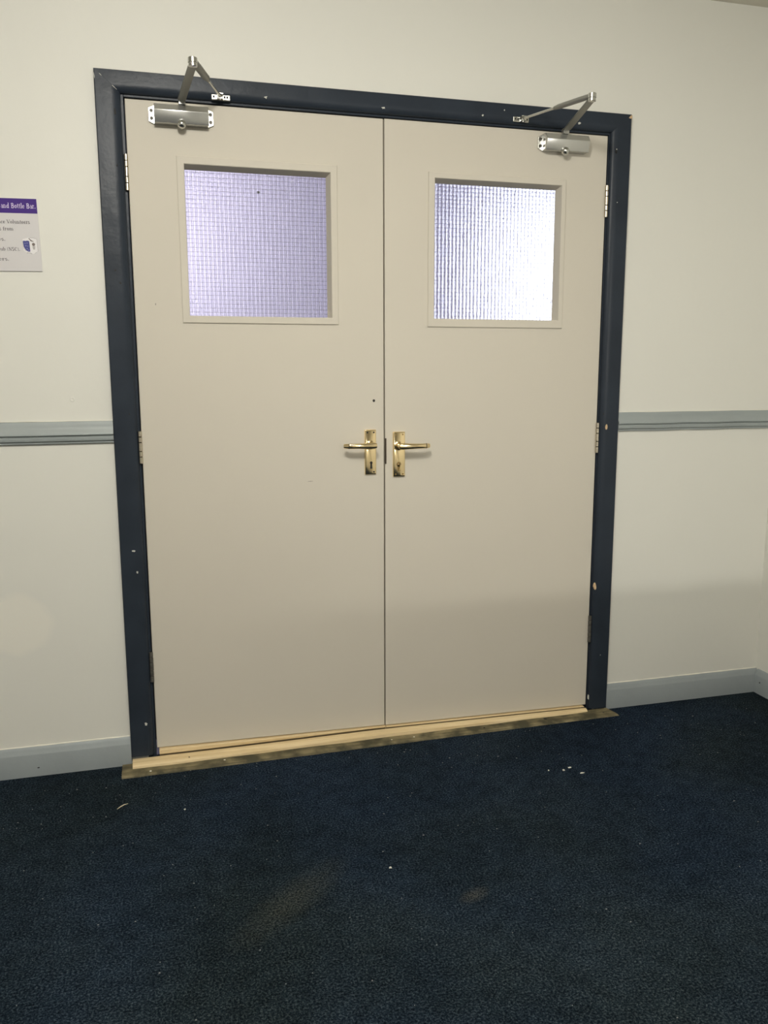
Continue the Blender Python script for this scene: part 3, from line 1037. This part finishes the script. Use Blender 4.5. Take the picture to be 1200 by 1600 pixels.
def text_bm(bm, s, x0, x1, z, h, y, wk=1.0):
    """serif lettering as flat strokes; fitted between x0 and x1, capital height h"""
    adv = sum(GLY[c][0] for c in s)
    sx, sz = (x1 - x0) / adv, h / .70
    cur = 0
    for c in s:
        w, strokes = GLY[c]
        for pts, th in strokes:
            th *= wk
            for (ax, az), (bx, bz) in zip(pts, pts[1:]):
                d = Vector((bx - ax, bz - az))
                if d.length < 1e-6: continue
                d.normalize()
                nx, nz = -d.y * th / 2, d.x * th / 2
                ex, ez = d.x * .012, d.y * .012
                y -= 4e-6      # each stroke a hair above the last, so none coincide
                q = [(ax - ex + nx, az - ez + nz), (ax - ex - nx, az - ez - nz), (bx + ex - nx, bz + ez - nz), (bx + ex + nx, bz + ez + nz)]
                bm.faces.new([bm.verts.new((x0 + (cur + px) * sx, y, z + pz * sz)) for px, pz in q])
        cur += w
    return bm


SX1, SZ0, SZ1 = -.6575, 1.5270, 1.7250
SX0 = SX1 - .297
sign = tag(empty('sign', (SX1, 0, SZ0)), 'white plastic notice with a purple header on the wall left of the doors', 'sign')
board = obj('board', bbox(SX0, SX1, -.0042, -.0003, SZ0, SZ1, .0006), M_board, sign)
obj('header_band', bbox(SX0 + .0003, SX1 - .0006, -.0045, -.0041, 1.6850, SZ1 - .0003, 0), M_purple, sign)
bm = bmesh.new()
text_bm(bm, 'and Bottle Bar.', -.7525, -.6615, 1.6985, .0130, -.0048, .95)
le = obj('lettering', bm, M_text_light, sign)
le['kind'] = 'stuff'
bm = bmesh.new()
for s, x0, x1, z, h in (('nce Volunteers', -.7640, -.6800, 1.6570, .0095), ('s from', -.7620, -.7245, 1.6380, .0095), ('es.', -.7680, -.7480, 1.6100, .0090), ('lub (NSC).', -.7680, -.7120, 1.5830, .0090), ('ers.', -.7700, -.7430, 1.5560, .0090)):
    text_bm(bm, s, x0, x1, z, h, -.0045, .95)
le = obj('lettering', bm, M_text_dark, sign)
le['kind'] = 'stuff'


def flat(pts, y):
    bm = bmesh.new()
    loft(bm, [[(x, yy, z) for x, z in pts] for yy in (-.0040, y)])
    return bm


# club crest: a blue shield half, a white half with a figure, an outline and a small scroll
cxx, czz = -.6850, 1.5960


def C(pts):
    return [(cxx + x, czz + z) for x, z in pts]


crest = obj('crest', flat(C([(-.019, .019), (.0, .024), (.019, .020), (.020, -.016), (.006, -.0215), (-.006, -.0210), (-.018, -.012)]), -.0045), M_crest_white, sign)
obj('shield', flat(C([(-.0180, .0130), (-.0155, .0150), (-.0120, .0140), (-.0060, .0150), (-.0012, .0140), (-.0005, -.0100), (-.0005, -.0150), (-.0060, -.0150), (-.0120, -.0110), (-.0170, -.0020)]), -.0047), M_navy, crest)
for x, z, r in ((-.0125, .0075, .0016), (-.0070, .0085, .0017), (-.0110, .0010, .0018), (-.0055, .0000, .0015), (-.0080, -.0070, .0017), (-.0045, -.0110, .0014)):
    bm = bmesh.new(); disc_y(bm, cxx + x, -.0046, -.0049, czz + z, r, 8, 1.4, .8, .3); obj('shield_device', bm, M_navy_light, crest)
bm = bmesh.new(); disc_y(bm, cxx + .0095, -.0044, -.0048, czz + .0050, .0043, 14); obj('figure_head', bm, M_crest_brown, crest)
obj('figure_body', flat(C([(.0060, .0005), (.0135, .0005), (.0125, -.0090), (.0075, -.0090)]), -.0047), M_crest_grey, crest)
for pts, r, m in (([(-.002, .0215), (.004, .0150), (.010, .0128)], .0010, M_crest_brown), ([(-.0005, .0235), (.010, .0230), (.0195, .0195), (.0195, .0130), (.0200, -.0140), (.012, -.0190)], .0005, M_crest_grey),
                  ([(-.0185, .0150), (-.0185, -.004), (-.012, -.0135)], .0004, M_crest_grey), ([(-.010, -.0180), (.0, -.0190), (.004, -.0215)], .0009, M_crest_grey), ([(.002, .0165), (.006, .0135)], .0016, M_crest_brown)):
    bm = bmesh.new()
    sweep(bm, [(cxx + x, -.0046, czz + z) for x, z in pts], [(.0003, r)] * len(pts), 6, (0, 1, 0))
    obj('crest_line', bm, m, crest)
sign.rotation_euler = (0, -math.radians(1.0), 0)

# dent in the plaster above the left dado rail
bm = bmesh.new()
cyl(bm, (-.5995, .0004, 1.1630), (-.5995, -.02, 1.1630), [(0, .0085), (.0012, .0070), (.0018, .0045), (.0008, .0030), (.0006, .0008)], 16)
obj('plaster_dent', bm, M_wall, bpy.data.objects['wall_back'], smooth=60)

# ------------------------------------------------------------------ bits on the carpet
bm = bmesh.new()
sweep(bm, [(-.5215, -.2965, .004), (-.512, -.288, .006), (-.503, -.280, .0062), (-.4925, -.272, .004)], [(.0006, .0006), (.0013, .0017), (.0013, .0015), (.0006, .0006)], 8)
tag(obj('wood_splinter', bm, mat('pale_splinter', (.62, .55, .38), .7)), 'thin pale wood splinter on the carpet below the left skirting board', 'splinter')
M_flake = mat('off_white_flake', (.66, .65, .58), .7)


def flake(x, y, r, label, sx=1.0):
    bm = bmesh.new()
    n = 7
    k = [random.uniform(.5, 1.25) for _ in range(n)]
    loft(bm, [[(x + sx * r * m * k[i] * math.cos(2 * math.pi * i / n), y + r * m * k[i] * math.sin(2 * math.pi * i / n), z) for i in range(n)] for z, m in ((.0004, 1), (.0016, .9), (.0028, .4))])
    tag(obj('paint_flake', bm, M_flake), label, 'flake', 'paint flakes on the carpet before the doors')


flake(.8563, -.4033, .0052, 'largest white paint flake in the cluster on the carpet by the right jamb', 1.3)
flake(.8280, -.4130, .0042, 'pale flake just beside the largest white flake on the carpet')
flake(.8757, -.4464, .0048, 'oval white flake lying nearest the viewer in the right-hand cluster', 1.6)
flake(.7810, -.4027, .0036, 'small lone pale flake at the left end of the right-hand cluster')
flake(-.3333, -.3435, .0036, 'single tiny white flake right of the wood splinter on the carpet')
flake(.1602, -.7751, .0042, 'white flake in the middle of the open carpet')
# lint: loose pale crumbs nobody would count
bm = bmesh.new()
for i in range(240):
    x = random.uniform(-1.0, 1.8)
    y = -random.uniform(.11, 1.6) if random.random() < .75 else -random.uniform(.10, .35)
    r = random.uniform(.0006, .0016) * (1.5 if random.random() < .08 else 1)
    a = random.uniform(0, 6.3)
    e = random.uniform(1, 2.4)
    vs = [bm.verts.new((x + r * e * math.cos(a + q), y + r * math.sin(a + q), .0008 + (.0014 if q == 9 else 0))) for q in (0, 2.1, 4.2)]
    top = bm.verts.new((x, y, .0030))
    for k in range(3):
        bm.faces.new((vs[k], vs[(k + 1) % 3], top))
    bm.faces.new(vs[::-1])
tag(obj('lint', bm, mat('pale_lint', (.22, .23, .23), .9)), 'tiny pale specks of lint scattered over the navy carpet', 'lint', kind='stuff')
